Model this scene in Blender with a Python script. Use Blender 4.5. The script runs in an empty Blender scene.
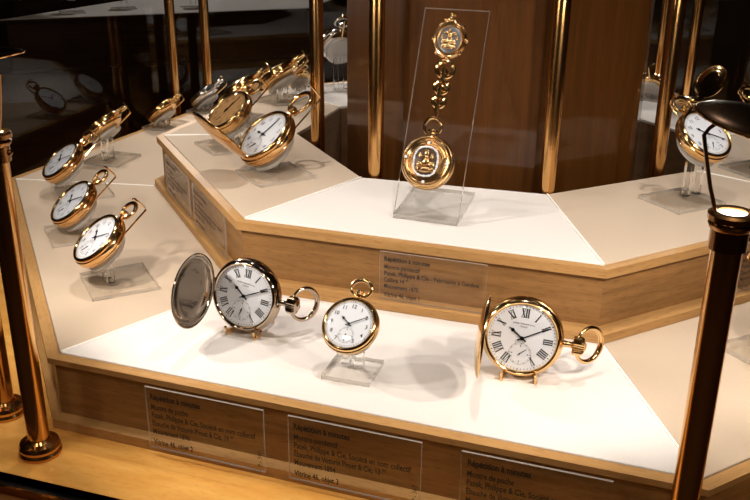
import bpy, bmesh, math, random
from mathutils import Vector, Matrix

S = 0.5                      # one layout unit = 0.5 m
random.seed(4)
scene = bpy.context.scene
COL = scene.collection

# ------------------------------------------------------------------ camera
FPX = 896.1
PITCH, YAW, ROLL = math.radians(21.8233), math.radians(-17.7016), math.radians(-0.5674)
CAM = Vector((0.31258, -1.77821, 0.57067))          # layout units
_cy, _sy, _cp, _sp = math.cos(YAW), math.sin(YAW), math.cos(PITCH), math.sin(PITCH)
FW = Vector((_sy * _cp, _cy * _cp, -_sp))
_R = Vector((_cy, -_sy, 0)); _D = FW.cross(_R)
RT = math.cos(ROLL) * _R + math.sin(ROLL) * _D
DN = -math.sin(ROLL) * _R + math.cos(ROLL) * _D
cam_data = bpy.data.cameras.new('camera')
cam_data.sensor_width = 36.0
cam_data.lens = FPX / 750 * 36.0
cam_data.clip_start = 0.01
cam_data.clip_end = 50
cam = bpy.data.objects.new('camera', cam_data)
COL.objects.link(cam)
cam.matrix_world = Matrix(((RT.x, -DN.x, -FW.x, CAM.x * S), (RT.y, -DN.y, -FW.y, CAM.y * S),
                           (RT.z, -DN.z, -FW.z, CAM.z * S), (0, 0, 0, 1)))
scene.camera = cam

# ------------------------------------------------------------------ world, lights, exposure
scene.view_settings.view_transform = 'Standard'
scene.view_settings.look = 'None'
scene.view_settings.gamma = 1.0
scene.view_settings.use_curve_mapping = False
scene.view_settings.exposure = 0.02
world = bpy.data.worlds.new('world')
scene.world = world
world.use_nodes = True
world.node_tree.nodes['Background'].inputs['Color'].default_value = (1.0, 0.72, 0.45, 1)
world.node_tree.nodes['Background'].inputs['Strength'].default_value = 0.012
CASE_LIGHTS = [   # downlights in the top of the vitrine: x, y, z (units), power, disc size (units)
    (-0.40, -0.42, 1.30, 6.0, 0.03), (0.16, -0.66, 1.30, 5.0, 0.03), (0.55, -0.32, 1.30, 5.0, 0.03),
    (-0.80, 0.15, 1.30, 5.0, 0.03), (-0.45, 0.80, 1.30, 3.6, 0.03), (0.50, 0.65, 1.30, 5.0, 0.03)]
for x, y, z, p, sz in CASE_LIGHTS:
    ld = bpy.data.lights.new('downlight', 'SPOT')
    ld.energy = p; ld.shadow_soft_size = sz * S * 0.5; ld.spot_size = math.radians(66); ld.spot_blend = 0.9
    ld.color = (1.0, 0.93, 0.86)
    lo = bpy.data.objects.new('downlight', ld); COL.objects.link(lo); lo.location = (x * S, y * S, z * S)
# unseen fill lamps added to brighten poles, and the spot over the neighbouring vitrine
for x, y, z, p, sz in ((-1.0, -1.9, 1.85, 9.0, 0.35), (1.3, -1.7, 1.85, 9.0, 0.35), (0.2, -2.6, 1.85, 8.0, 0.3)):
    ld = bpy.data.lights.new('room_fill', 'AREA'); ld.energy = p; ld.size = sz; ld.color = (1.0, 0.82, 0.62); ld.shape = 'DISK'
    lo = bpy.data.objects.new('room_fill', ld); COL.objects.link(lo); lo.location = (x, y, z)
ld = bpy.data.lights.new('neighbour_light', 'SPOT'); ld.energy = 5.0; ld.spot_size = math.radians(60); ld.shadow_soft_size = 0.02; ld.color = (1.0, 0.93, 0.85)
lo = bpy.data.objects.new('neighbour_light', ld); COL.objects.link(lo); lo.location = (-1.1, 1.35, 0.75)
LAMP_POWER = 1.2
LAMP_COLOR = (1.0, 0.90, 0.78)

# ------------------------------------------------------------------ layout helpers
ZU, ZB = 0.1068, -0.105

def pol(a, r, z=0.0):
    return Vector((r * math.cos(math.radians(a)), r * math.sin(math.radians(a)), z))

# ------------------------------------------------------------------ mesh builder
class MB:
    def __init__(s): s.v, s.f, s.uv, s.m = [], [], [], []
    def face(s, pts, uv=None, mi=0):
        b = len(s.v); s.v += [tuple(p) for p in pts]; s.f.append(tuple(range(b, b + len(pts))))
        s.uv.append(uv or [(p[0], p[1]) for p in pts]); s.m.append(mi)
    def grid(s, rows, closed_u=False, mi=0):
        n = len(rows[0]); b = len(s.v)
        for r in rows: s.v += [tuple(p) for p in r]
        for i in range(len(rows) - 1):
            for j in range(n if closed_u else n - 1):
                k = (j + 1) % n
                s.f.append((b + i * n + j, b + i * n + k, b + (i + 1) * n + k, b + (i + 1) * n + j))
                s.uv.append([(j / n, i), ((j + 1) / n, i), ((j + 1) / n, i + 1), (j / n, i + 1)]); s.m.append(mi)
    def lathe(s, prof, n=48, mi=0, M=None):
        rows = []
        for r, z in prof:
            row = [Vector((r * math.cos(2 * math.pi * k / n), r * math.sin(2 * math.pi * k / n), z)) for k in range(n)]
            rows.append([M @ p for p in row] if M else row)
        s.grid(rows, True, mi)
    def tube(s, path, r, n=10, closed=False, mi=0, cap=True):
        path = [Vector(p) for p in path]; rows = []; N = len(path); up = None
        for i, p in enumerate(path):
            a = path[(i - 1) % N] if (closed or i > 0) else p
            b = path[(i + 1) % N] if (closed or i < N - 1) else p
            t = (b - a).normalized()
            if up is None:
                up = t.orthogonal().normalized()
            else:
                up = (up - t * up.dot(t)).normalized()
            w = t.cross(up); rr = r[i] if isinstance(r, (list, tuple)) else r
            rows.append([p + rr * (math.cos(2 * math.pi * k / n) * up + math.sin(2 * math.pi * k / n) * w) for k in range(n)])
        if closed: rows.append(rows[0])
        s.grid(rows, True, mi)
        if not closed and cap:
            s.face(list(reversed(rows[0])), mi=mi); s.face(rows[-1], mi=mi)
    def torus(s, c, ax, R, r, n=40, m=10, squash=None, mi=0):
        ax = Vector(ax).normalized(); a = ax.orthogonal().normalized(); b = ax.cross(a)
        if squash: a, b = squash
        s.tube([Vector(c) + R * (math.cos(2 * math.pi * k / n) * a + math.sin(2 * math.pi * k / n) * b) for k in range(n)], r, m, True, mi)
    def box(s, lo, hi, M=None, mi=0):
        x0, y0, z0 = lo; x1, y1, z1 = hi
        P = [Vector(p) for p in ((x0, y0, z0), (x1, y0, z0), (x1, y1, z0), (x0, y1, z0), (x0, y0, z1), (x1, y0, z1), (x1, y1, z1), (x0, y1, z1))]
        if M: P = [M @ p for p in P]
        for q, (i, j) in (((0, 3, 2, 1), (0, 1)), ((4, 5, 6, 7), (0, 1)), ((0, 1, 5, 4), (0, 2)), ((1, 2, 6, 5), (1, 2)), ((2, 3, 7, 6), (0, 2)), ((3, 0, 4, 7), (1, 2))):
            s.face([P[k] for k in q], [(P[k][i], P[k][j]) for k in q], mi)
    def sphere(s, c, r, n=16, m=10, sc=(1, 1, 1), M=None, mi=0):
        rows = []
        for i in range(m + 1):
            t = math.pi * i / m
            row = [Vector((c[0] + sc[0] * r * math.sin(t) * math.cos(2 * math.pi * k / n), c[1] + sc[1] * r * math.sin(t) * math.sin(2 * math.pi * k / n), c[2] - sc[2] * r * math.cos(t))) for k in range(n)]
            rows.append([M @ p for p in row] if M else row)
        s.grid(rows, True, mi)
    def mesh(s, name, mats, smooth=False, angle=35, bevel=None):
        me = bpy.data.meshes.new(name)
        me.from_pydata(s.v, [], s.f)
        for m in (mats if isinstance(mats, (list, tuple)) else [mats]): me.materials.append(m)
        uvl = me.uv_layers.new(name='UVMap')
        i = 0
        for p, u, mi in zip(me.polygons, s.uv, s.m):
            p.material_index = mi
            for k in range(len(u)): uvl.data[i].uv = u[k]; i += 1
        bm = bmesh.new(); bm.from_mesh(me)
        bmesh.ops.remove_doubles(bm, verts=bm.verts, dist=1e-6)
        bmesh.ops.dissolve_degenerate(bm, edges=bm.edges, dist=1e-7)
        bmesh.ops.recalc_face_normals(bm, faces=bm.faces)
        if bevel:
            es = [e for e in bm.edges if len(e.link_faces) == 2 and e.calc_face_angle(0) > 0.5]
            bmesh.ops.bevel(bm, geom=es, offset=bevel, segments=2, affect='EDGES', profile=0.5)
        bm.to_mesh(me); bm.free()
        if smooth:
            me.polygons.foreach_set('use_smooth', [True] * len(me.polygons))
            try: me.set_sharp_from_angle(angle=math.radians(angle))
            except Exception: pass
        me.update()
        return me

def link(name, me, parent=None, label=None):
    o = bpy.data.objects.new(name, me); COL.objects.link(o)
    if parent is not None: o.parent = parent
    if label: o['label'] = label
    return o

def tag(o, label, cat, group=None, kind=None):
    o['label'] = label; o['category'] = cat
    if group: o['group'] = group
    if kind: o['kind'] = kind
    return o

def thing(name, label, cat, M=None, loc=None, group=None, scale=1.0):
    o = bpy.data.objects.new(name, None); COL.objects.link(o); o.empty_display_size = 0.01
    if M is not None: o.matrix_world = M @ Matrix.Scale(scale, 4)
    elif loc is not None: o.location = loc
    return tag(o, label, cat, group)

# ------------------------------------------------------------------ materials
def s2l(c):
    return tuple(((v / 255) / 12.92 if v / 255 <= 0.04045 else ((v / 255 + 0.055) / 1.055) ** 2.4) for v in c) + (1.0,)

def mat(name, rgb, rough=0.5, metal=0.0, **kw):
    m = bpy.data.materials.new(name); m.use_nodes = True
    b = m.node_tree.nodes['Principled BSDF']
    b.inputs['Base Color'].default_value = s2l(rgb); b.inputs['Roughness'].default_value = rough; b.inputs['Metallic'].default_value = metal
    for k, v in kw.items(): b.inputs[k.replace('_', ' ')].default_value = v
    return m

def wood(name, c1, c2, c3, rough=0.4, scale=(14, 160), coat=0.0, bump=0.02, flecks=0.5, coords='UV'):
    m = bpy.data.materials.new(name); m.use_nodes = True; nt = m.node_tree; N = nt.nodes.new; L = nt.links.new
    b = nt.nodes['Principled BSDF']
    tc = N('ShaderNodeTexCoord'); mp = N('ShaderNodeMapping'); mp.inputs['Scale'].default_value = (scale[0], scale[1], scale[1])
    L(tc.outputs[coords], mp.inputs['Vector'])
    n1 = N('ShaderNodeTexNoise'); n1.inputs['Scale'].default_value = 1.0; n1.inputs['Detail'].default_value = 6; n1.inputs['Distortion'].default_value = 0.4
    L(mp.outputs[0], n1.inputs['Vector'])
    r1 = N('ShaderNodeValToRGB'); r1.color_ramp.elements[0].position = 0.3; r1.color_ramp.elements[0].color = s2l(c1)
    r1.color_ramp.elements[1].position = 0.7; r1.color_ramp.elements[1].color = s2l(c2)
    L(n1.outputs['Fac'], r1.inputs['Fac'])
    mp2 = N('ShaderNodeMapping'); mp2.inputs['Scale'].default_value = (scale[0] * 8, scale[1] * 5, scale[1] * 5); L(tc.outputs[coords], mp2.inputs['Vector'])
    n2 = N('ShaderNodeTexNoise'); n2.inputs['Scale'].default_value = 1.0; n2.inputs['Detail'].default_value = 3; L(mp2.outputs[0], n2.inputs['Vector'])
    r2 = N('ShaderNodeValToRGB'); r2.color_ramp.elements[0].position = 0.52; r2.color_ramp.elements[1].position = 0.72
    r2.color_ramp.elements[0].color = (0, 0, 0, 1); r2.color_ramp.elements[1].color = (flecks, flecks, flecks, 1)
    L(n2.outputs['Fac'], r2.inputs['Fac'])
    mx = N('ShaderNodeMixRGB'); mx.inputs['Color2'].default_value = s2l(c3); L(r2.outputs['Color'], mx.inputs['Fac']); L(r1.outputs['Color'], mx.inputs['Color1'])
    L(mx.outputs['Color'], b.inputs['Base Color'])
    b.inputs['Specular IOR Level'].default_value = 0.12; b.inputs['Roughness'].default_value = rough; b.inputs['Coat Weight'].default_value = coat; b.inputs['Coat Roughness'].default_value = 0.06
    bp = N('ShaderNodeBump'); bp.inputs['Strength'].default_value = bump; bp.inputs['Distance'].default_value = 0.001
    L(n1.outputs['Fac'], bp.inputs['Height']); L(bp.outputs[0], b.inputs['Normal'])
    return m

def fabric(name, rgb):
    m = bpy.data.materials.new(name); m.use_nodes = True; nt = m.node_tree; N = nt.nodes.new; L = nt.links.new
    b = nt.nodes['Principled BSDF']; b.inputs['Roughness'].default_value = 0.9; b.inputs['Sheen Weight'].default_value = 0.15
    b.inputs['Specular IOR Level'].default_value = 0.2
    tc = N('ShaderNodeTexCoord'); n1 = N('ShaderNodeTexNoise'); n1.inputs['Scale'].default_value = 1400; n1.inputs['Detail'].default_value = 2
    L(tc.outputs['Object'], n1.inputs['Vector'])
    r = N('ShaderNodeMapRange'); r.inputs['To Min'].default_value = 0.92; r.inputs['To Max'].default_value = 1.06; L(n1.outputs['Fac'], r.inputs['Value'])
    mx = N('ShaderNodeMixRGB'); mx.blend_type = 'MULTIPLY'; mx.inputs['Fac'].default_value = 1; mx.inputs['Color1'].default_value = s2l(rgb)
    L(r.outputs[0], mx.inputs['Color2']); L(mx.outputs[0], b.inputs['Base Color'])
    bp = N('ShaderNodeBump'); bp.inputs['Strength'].default_value = 0.25; bp.inputs['Distance'].default_value = 0.0003
    L(n1.outputs['Fac'], bp.inputs['Height']); L(bp.outputs[0], b.inputs['Normal'])
    return m

def thin_glass(name, ior=1.45, tint=(0.96, 0.97, 0.97), gain=1.0, rough=0.0):
    m = bpy.data.materials.new(name); m.use_nodes = True; nt = m.node_tree; N = nt.nodes.new; L = nt.links.new
    nt.nodes.remove(nt.nodes['Principled BSDF']); out = nt.nodes['Material Output']
    ge = N('ShaderNodeNewGeometry'); dt = N('ShaderNodeVectorMath'); dt.operation = 'DOT_PRODUCT'
    L(ge.outputs['Normal'], dt.inputs[0]); L(ge.outputs['Incoming'], dt.inputs[1])
    def mth(op, a, b=None):
        q = N('ShaderNodeMath'); q.operation = op
        for k, v in ((0, a), (1, b)):
            if v is None: continue
            if isinstance(v, (int, float)): q.inputs[k].default_value = v
            else: L(v, q.inputs[k])
        return q.outputs[0]
    f0 = ((ior - 1) / (ior + 1)) ** 2
    cosn = mth('ABSOLUTE', dt.outputs['Value'])                      # same reflectance from both sides of the sheet
    sch = mth('ADD', mth('MULTIPLY', mth('POWER', mth('SUBTRACT', 1.0, cosn), 5.0), 1 - f0), f0)
    mu = N('ShaderNodeMath'); mu.operation = 'MULTIPLY'; mu.inputs[1].default_value = gain; mu.use_clamp = True; L(sch, mu.inputs[0])
    t = N('ShaderNodeBsdfTransparent'); t.inputs['Color'].default_value = (*tint, 1)
    g = N('ShaderNodeBsdfGlossy'); g.inputs['Roughness'].default_value = rough
    mx = N('ShaderNodeMixShader'); L(mu.outputs[0], mx.inputs[0]); L(t.outputs[0], mx.inputs[1]); L(g.outputs[0], mx.inputs[2]); L(mx.outputs[0], out.inputs['Surface'])
    return m

def metal(name, rgb, rough, bump=0.0, bscale=900):
    m = mat(name, rgb, rough, 1.0)
    if bump:
        nt = m.node_tree; N = nt.nodes.new; L = nt.links.new
        tc = N('ShaderNodeTexCoord'); v = N('ShaderNodeTexVoronoi'); v.inputs['Scale'].default_value = bscale; L(tc.outputs['Object'], v.inputs['Vector'])
        bp = N('ShaderNodeBump'); bp.inputs['Strength'].default_value = bump; bp.inputs['Distance'].default_value = 0.05
        L(v.outputs['Distance'], bp.inputs['Height']); L(bp.outputs[0], nt.nodes['Principled BSDF'].inputs['Normal'])
    return m

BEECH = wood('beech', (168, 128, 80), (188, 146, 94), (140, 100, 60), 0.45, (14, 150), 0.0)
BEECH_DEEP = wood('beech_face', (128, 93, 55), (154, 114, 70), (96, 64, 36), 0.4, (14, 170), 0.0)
BASE_WOOD = wood('base_maple', (222, 158, 76), (238, 182, 98), (206, 136, 60), 0.3, (20, 90), 0.5, 0.01, 0.35)
COLUMN_WOOD = wood('column_wood', (70, 40, 11), (86, 50, 16), (56, 31, 7), 0.5, (6, 110), 0.6, 0.01, 0.4)
DARK_WOOD = wood('dark_wood', (46, 27, 13), (60, 36, 18), (34, 20, 10), 0.4, (10, 100), 0.2)
INNER_WOOD = wood('inner_wood', (120, 96, 72), (134, 108, 82), (104, 82, 60), 0.5, (8, 60), 0.0)
FAB_NAP_LIGHT = fabric('fabric_nap_light', (224, 219, 216))  # nap catching the light, put into the base colour
FAB_NAP_DARK = fabric('fabric_nap_dark', (196, 177, 156))  # same fabric, duller lay of the nap put into the colour
GOLD = metal('gold', (234, 194, 136), 0.13)
GOLD_ROSE = metal('rose_gold', (234, 190, 132), 0.14)
GOLD_CHASED = metal('chased_gold', (206, 168, 118), 0.22, 0.15, 40)
SILVER = metal('silver', (186, 168, 148), 0.09)
BRIGHT_SILVER = metal('bright_silver', (216, 212, 208), 0.12)
BRASS = metal('brass_tube', (206, 158, 98), 0.17)
BRONZE = metal('bronze_dish', (74, 56, 42), 0.35)
BLACK_BRASS = metal('aged_brass', (146, 106, 62), 0.2)
ENAMEL = mat('white_enamel', (226, 230, 238), 0.25)
GILT_DIAL = mat('gilt_dial', (196, 152, 100), 0.35, 0.25)
INK = mat('black_ink', (14, 14, 20), 0.5)
BLUED = mat('blued_steel', (24, 24, 34), 0.3, 0.6)
DARK_METAL = mat('channel_metal', (16, 12, 10), 0.45, 0.3)
CRYSTAL = thin_glass('watch_crystal', 1.5, (0.985, 0.985, 0.99))
PANE = thin_glass('vitrine_pane', 1.45, (0.95, 0.95, 0.95), 1.3)
ACRYL = thin_glass('acrylic_sheet', 1.45, (0.98, 0.98, 0.975), 0.5)
LIT_EDGE = mat('lit_pad_edge', (250, 248, 244), 0.4)  # white stands in for light caught on the pad edges
ACRYL_EDGE = mat('acrylic_edge', (206, 202, 196), 0.08, 0.0, Transmission_Weight=0.65, IOR=1.49)
EDGE_WOOD = wood('podium_edge_wood', (104, 64, 30), (126, 80, 40), (84, 50, 22), 0.4, (10, 100), 0.2)
ACRYL_SOLID = mat('acrylic_solid', (250, 250, 250), 0.02, 0.0, Transmission_Weight=1.0, IOR=1.49)
FROST = mat('frosted_acrylic', (245, 243, 240), 0.3, 0.0, Transmission_Weight=0.7, IOR=1.49)
OVAL = mat('grey_enamel', (98, 100, 108), 0.4, 0.5)
PEARL = mat('pearls', (228, 232, 240), 0.2)
MEDAL = mat('dark_medallion', (70, 54, 42), 0.4, 0.3)
LED = bpy.data.materials.new('lamp_lens'); LED.use_nodes = True
LED.node_tree.nodes['Principled BSDF'].inputs['Emission Color'].default_value = (1, 0.97, 0.92, 1)
LED.node_tree.nodes['Principled BSDF'].inputs['Emission Strength'].default_value = 6.0

# ------------------------------------------------------------------ the room around the vitrine
def room():
    wm = mat('room_wall', (62, 44, 30), 0.8); fm = mat('room_floor', (84, 60, 40), 0.6)
    for nm, lo, hi, m in (('floor', (-3.2, -3.2, -1.05), (3.2, 3.2, -1.0), fm), ('ceiling', (-3.2, -3.2, 1.9), (3.2, 3.2, 1.95), wm),
                          ('wall_left', (-3.2, -3.2, -1.0), (-3.1, 3.2, 1.9), wm), ('wall_right', (3.1, -3.2, -1.0), (3.2, 3.2, 1.9), wm),
                          ('wall_back', (-3.1, 3.1, -1.0), (3.1, 3.2, 1.9), wm), ('wall_front', (-3.1, -3.2, -1.0), (3.1, -3.1, 1.9), wm)):
        b = MB(); b.box(lo, hi); o = link(nm, b.mesh(nm, m)); o['kind'] = 'structure'; o['label'] = 'dark ' + nm.replace('_', ' ') + ' of the exhibition room'
room()

# ------------------------------------------------------------------ octagons
def offset(poly, d):
    n = len(poly); out = []
    for i in range(n):
        p0, p1, p2 = poly[i - 1], poly[i], poly[(i + 1) % n]
        e1 = (p1 - p0).normalized(); e2 = (p2 - p1).normalized()
        n1 = Vector((e1.y, -e1.x)); n2 = Vector((e2.y, -e2.x))
        k = (n1 + n2) / (1 + n1.dot(n2)); out.append(p1 + k * d)
    return out
V2 = lambda *a: [Vector(p) for p in a]
# counter-clockwise, side 0 is the front; fabric corners
LOW = V2((-0.402, -0.907), (0.403, -0.926), (0.959, -0.300), (0.90, 0.44), (0.37, 0.92), (-0.37, 0.92), (-0.90, 0.44), (-0.959, -0.291))
UPP = V2((-0.266, -0.620), (0.268, -0.627), (0.634, -0.235), (0.628, 0.262), (0.27, 0.64), (-0.27, 0.64), (-0.618, 0.272), (-0.634, -0.225))
INN = V2((-0.166, -0.362), (0.154, -0.348), (0.388, -0.119), (0.388, 0.145), (0.16, 0.38), (-0.16, 0.38), (-0.388, 0.145), (-0.388, -0.119))

def ring_band(b, A, za, B, zb, mi=0):
    """band of quads between polygon A at height za and polygon B at zb, uv runs along each side"""
    n = len(A); t = 0.0
    for i in range(n):
        j = (i + 1) % n; ln = (A[j] - A[i]).length; w = math.hypot((A[i] - B[i]).length, za - zb)
        q = [(*A[i], za), (*A[j], za), (*B[j], zb), (*B[i], zb)]
        b.face([Vector(p) * S for p in q], [(t * S, 0), ((t + ln) * S, 0), ((t + ln) * S, w * S), (t * S, w * S)], mi); t += ln + 0.37

def tier(name, label, outer, inner, z1, z0, lip, mold, out_w, pads, deep, pin=None):
    root = thing(name, label, 'display plinth', loc=(0, 0, z0 * S))
    inv = Matrix.Translation((0, 0, -z0 * S))
    def add(nm, b, m, bevel=None, lab=None):
        me = b.mesh(nm, m, bevel=bevel); me.transform(inv); return link(nm, me, root, lab)
    O = offset(outer, out_w); F = offset(outer, out_w - 0.009); Mo = offset(outer, out_w + mold[1])
    b = MB()   # wooden rim round the fabric
    ring_band(b, outer, z1, O, z1); ring_band(b, O, z1, O, z1 - lip); ring_band(b, O, z1 - lip, F, z1 - lip); ring_band(b, outer, z1 - 0.008, outer, z1)
    add('rim', b, BEECH)
    for i in range(8):                                   # one face board a side
        j = (i + 1) % 8; b = MB(); ln = (F[j] - F[i]).length
        G = offset(outer, out_w - 0.036)
        ts = i * 1.7
        b.face([Vector((*p, z)) * S for p, z in ((F[i], z1 - lip), (F[j], z1 - lip), (F[j], z0), (F[i], z0))],
               [(ts * S, 0), ((ts + ln) * S, 0), ((ts + ln) * S, 0.1 * S), (ts * S, 0.1 * S)])
        b.face([Vector((*p, z)) * S for p, z in ((G[i], z1 - lip), (G[j], z1 - lip), (G[j], z0), (G[i], z0))])
        b.face([Vector((*p, z)) * S for p, z in ((F[i], z1 - lip), (G[i], z1 - lip), (G[i], z0), (F[i], z0))])
        b.face([Vector((*p, z)) * S for p, z in ((F[j], z1 - lip), (G[j], z1 - lip), (G[j], z0), (F[j], z0))])
        b.face([Vector((*p, z1 - lip)) * S for p in (F[i], F[j], G[j], G[i])])
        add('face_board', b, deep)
    b = MB(); ring_band(b, F, z0 + mold[0], Mo, z0 + mold[0] - 0.004); ring_band(b, Mo, z0 + mold[0] - 0.004, Mo, z0)
    add('base_moulding', b, BEECH)
    for i in range(8):                                   # fabric pads, one a side
        j = (i + 1) % 8
        ea = (outer[j] - outer[i]).normalized()
        sh = 0.0016
        di = (inner[i] - outer[i]).normalized(); dj = (inner[j] - outer[j]).normalized()
        q = [outer[i] + ea * sh + di * 0.001, outer[j] - ea * sh + dj * 0.001, inner[j] - ea * sh, inner[i] + ea * sh]
        b = MB(); t0, t1 = z1 - 0.008, z1 + 0.0015
        b.face([Vector((*p, t1)) * S for p in q]); b.face([Vector((*p, t0)) * S for p in q])
        for k in range(4): b.face([Vector((*p, z)) * S for p, z in ((q[k], t0), (q[(k + 1) % 4], t0), (q[(k + 1) % 4], t1), (q[k], t1))])
        add('fabric_pad', b, FAB_NAP_LIGHT if i in pads else FAB_NAP_DARK, 0.0016 * S, 'fabric pad with bright nap sheen in its colour' if i in pads else 'fabric pad with duller nap lay in its colour')
    for i in range(8):                                   # white strip along each mitre, painted as the lit pad edges
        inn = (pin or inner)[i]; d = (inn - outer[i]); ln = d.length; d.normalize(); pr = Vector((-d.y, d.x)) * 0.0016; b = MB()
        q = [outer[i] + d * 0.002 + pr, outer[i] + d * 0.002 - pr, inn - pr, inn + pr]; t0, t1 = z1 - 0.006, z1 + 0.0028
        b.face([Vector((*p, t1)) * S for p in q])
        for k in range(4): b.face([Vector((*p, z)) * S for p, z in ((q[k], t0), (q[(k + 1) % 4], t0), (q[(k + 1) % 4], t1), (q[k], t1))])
        add('mitre_lit_edge', b, LIT_EDGE, 0.0008 * S, 'white strip painted as lit edges between two fabric pads')
    return root, add
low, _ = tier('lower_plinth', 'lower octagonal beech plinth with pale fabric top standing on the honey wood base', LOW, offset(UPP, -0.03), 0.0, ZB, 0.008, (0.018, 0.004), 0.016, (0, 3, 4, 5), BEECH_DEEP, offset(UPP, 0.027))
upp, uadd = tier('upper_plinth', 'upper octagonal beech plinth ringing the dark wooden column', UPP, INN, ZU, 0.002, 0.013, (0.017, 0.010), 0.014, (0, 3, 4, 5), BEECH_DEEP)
b = MB(); ring_band(b, INN, ZU - 0.004, INN, -0.1); ring_band(b, INN, -0.1, offset(INN, 0.01), -0.1)
uadd('inner_lining', b, INNER_WOOD)

def case_base():
    root = thing('vitrine_podium', 'honey coloured wooden podium with black glass channel along its edge', 'podium', loc=(0, 0, ZB * S))
    inv = Matrix.Translation((0, 0, -ZB * S))
    def octo(ap): return [Vector(pol(-112.5 + 45 * i, ap / math.cos(math.pi / 8)).xy) for i in range(8)]
    g0, g1, g2 = octo(1.031), octo(1.047), octo(1.078)
    def add(nm, b, m):
        me = b.mesh(nm, m); me.transform(inv); return link(nm, me, root)
    b = MB(); b.face([Vector((*p, ZB)) * S for p in g0], [(p[0] * S, p[1] * S) for p in g0])
    b.face([Vector((*p, ZB - 0.03)) * S for p in g0]); ring_band(b, g0, ZB, g0, ZB - 0.03); add('board', b, BASE_WOOD)
    b = MB(); ring_band(b, g0, ZB, g0, ZB - 0.012); ring_band(b, g0, ZB - 0.012, g1, ZB - 0.012); ring_band(b, g1, ZB - 0.012, g1, ZB - 0.004); add('glass_channel', b, DARK_METAL)
    b = MB(); g15 = octo(1.052); ring_band(b, g1, ZB - 0.004, g15, ZB - 0.004); ring_band(b, g15, ZB - 0.004, g15, ZB - 0.02); ring_band(b, g1, ZB - 0.004, g1, ZB - 0.02); add('brass_strip', b, BLACK_BRASS)
    b = MB(); ring_band(b, g15, ZB - 0.014, g2, ZB - 0.014); ring_band(b, g2, ZB - 0.014, g2, ZB - 0.10); ring_band(b, g2, ZB - 0.1, octo(1.0), ZB - 0.1); add('edge_board', b, EDGE_WOOD)
    b = MB(); g3 = octo(1.04); ring_band(b, g3, ZB - 0.08, g3, -1.98); add('cabinet', b, DARK_WOOD)
case_base()

def glass():
    root = thing('vitrine_glass', 'dark reflecting glass walls of the vitrine behind the watches', 'glass enclosure', loc=(0, 0, ZB * S))
    vs = [Vector(pol(-112.5 + 45 * i, 1.066 / math.cos(math.pi / 8)).xy) for i in range(8)]
    for i in (2, 3, 4, 5, 6):
        j = (i + 1) % 8; b = MB(); A, B = vs[i], vs[j]; e = (B - A).normalized(); n = Vector((-e.y, e.x)) * 0.0
        A = A + e * 0.002; B = B - e * 0.002
        b.face([Vector((*p, z)) * S for p, z in ((A, -0.0135), (B, -0.0135), (B, 1.5), (A, 1.5))])
        me = b.mesh('glass_pane', PANE); link('glass_pane', me, root)
glass()

def column():
    cp = [Vector(pol(a, 0.302).xy) for a in (-112.6, -66.5, -23, 22.5, 67.5, 112.5, 157.5, -157.5)]
    b = MB(); t = 0.0; z0, z1 = ZB, 1.5
    for i in range(8):
        A, B = cp[i], cp[(i + 1) % 8]; ln = (B - A).length
        b.face([Vector((*p, z)) * S for p, z in ((A, z0), (B, z0), (B, z1), (A, z1))], [(z0 * S, t), (z1 * S, t), (z1 * S, t + ln * S), (z0 * S, t + ln * S)][0:1] + [(z0 * S, t + ln * S), (z1 * S, t + ln * S), (z1 * S, t)])
        t += ln * S
    b.face([Vector((*p, z1)) * S for p in cp])
    me = b.mesh('wooden_column', COLUMN_WOOD); me.transform(Matrix.Translation((0, 0, -z0 * S)))
    o = link('wooden_column', me); o.location = (0, 0, z0 * S)
    tag(o, 'dark varnished octagonal wooden column in the middle of the vitrine', 'column', kind='thing')
column()

# ------------------------------------------------------------------ brass poles and lamps
def inner_pole(P, label):
    root = thing('brass_pole', label, 'pole', loc=(P.x * S, P.y * S, ZB * S), group='brass poles round the column')
    b = MB(); b.lathe([(0.0, 0), (0.0135 * S, 0), (0.0135 * S, 1.6 * S), (0, 1.6 * S)], 24); link('tube', b.mesh('tube', BRASS, True), root)
    b = MB(); b.lathe([(0.0, 0), (0.026 * S, 0), (0.026 * S, 0.008 * S), (0.016 * S, 0.014 * S), (0.0136 * S, 0.014 * S)], 24); link('flange', b.mesh('flange', BRASS, True), root)
inner_pole(Vector((-0.1468, -0.3400, 0)), 'brass pole at the left front corner of the dark wooden column')
inner_pole(Vector((0.1512, -0.3290, 0)), 'brass pole at the right front corner of the dark wooden column')
inner_pole(Vector((-0.325, -0.160, 0)), 'brass pole rising behind the open lidded gold watch, left of the column')
inner_pole(Vector((0.322, -0.140, 0)), 'thick brass pole right of the column, behind the tilted gold watch')

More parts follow.
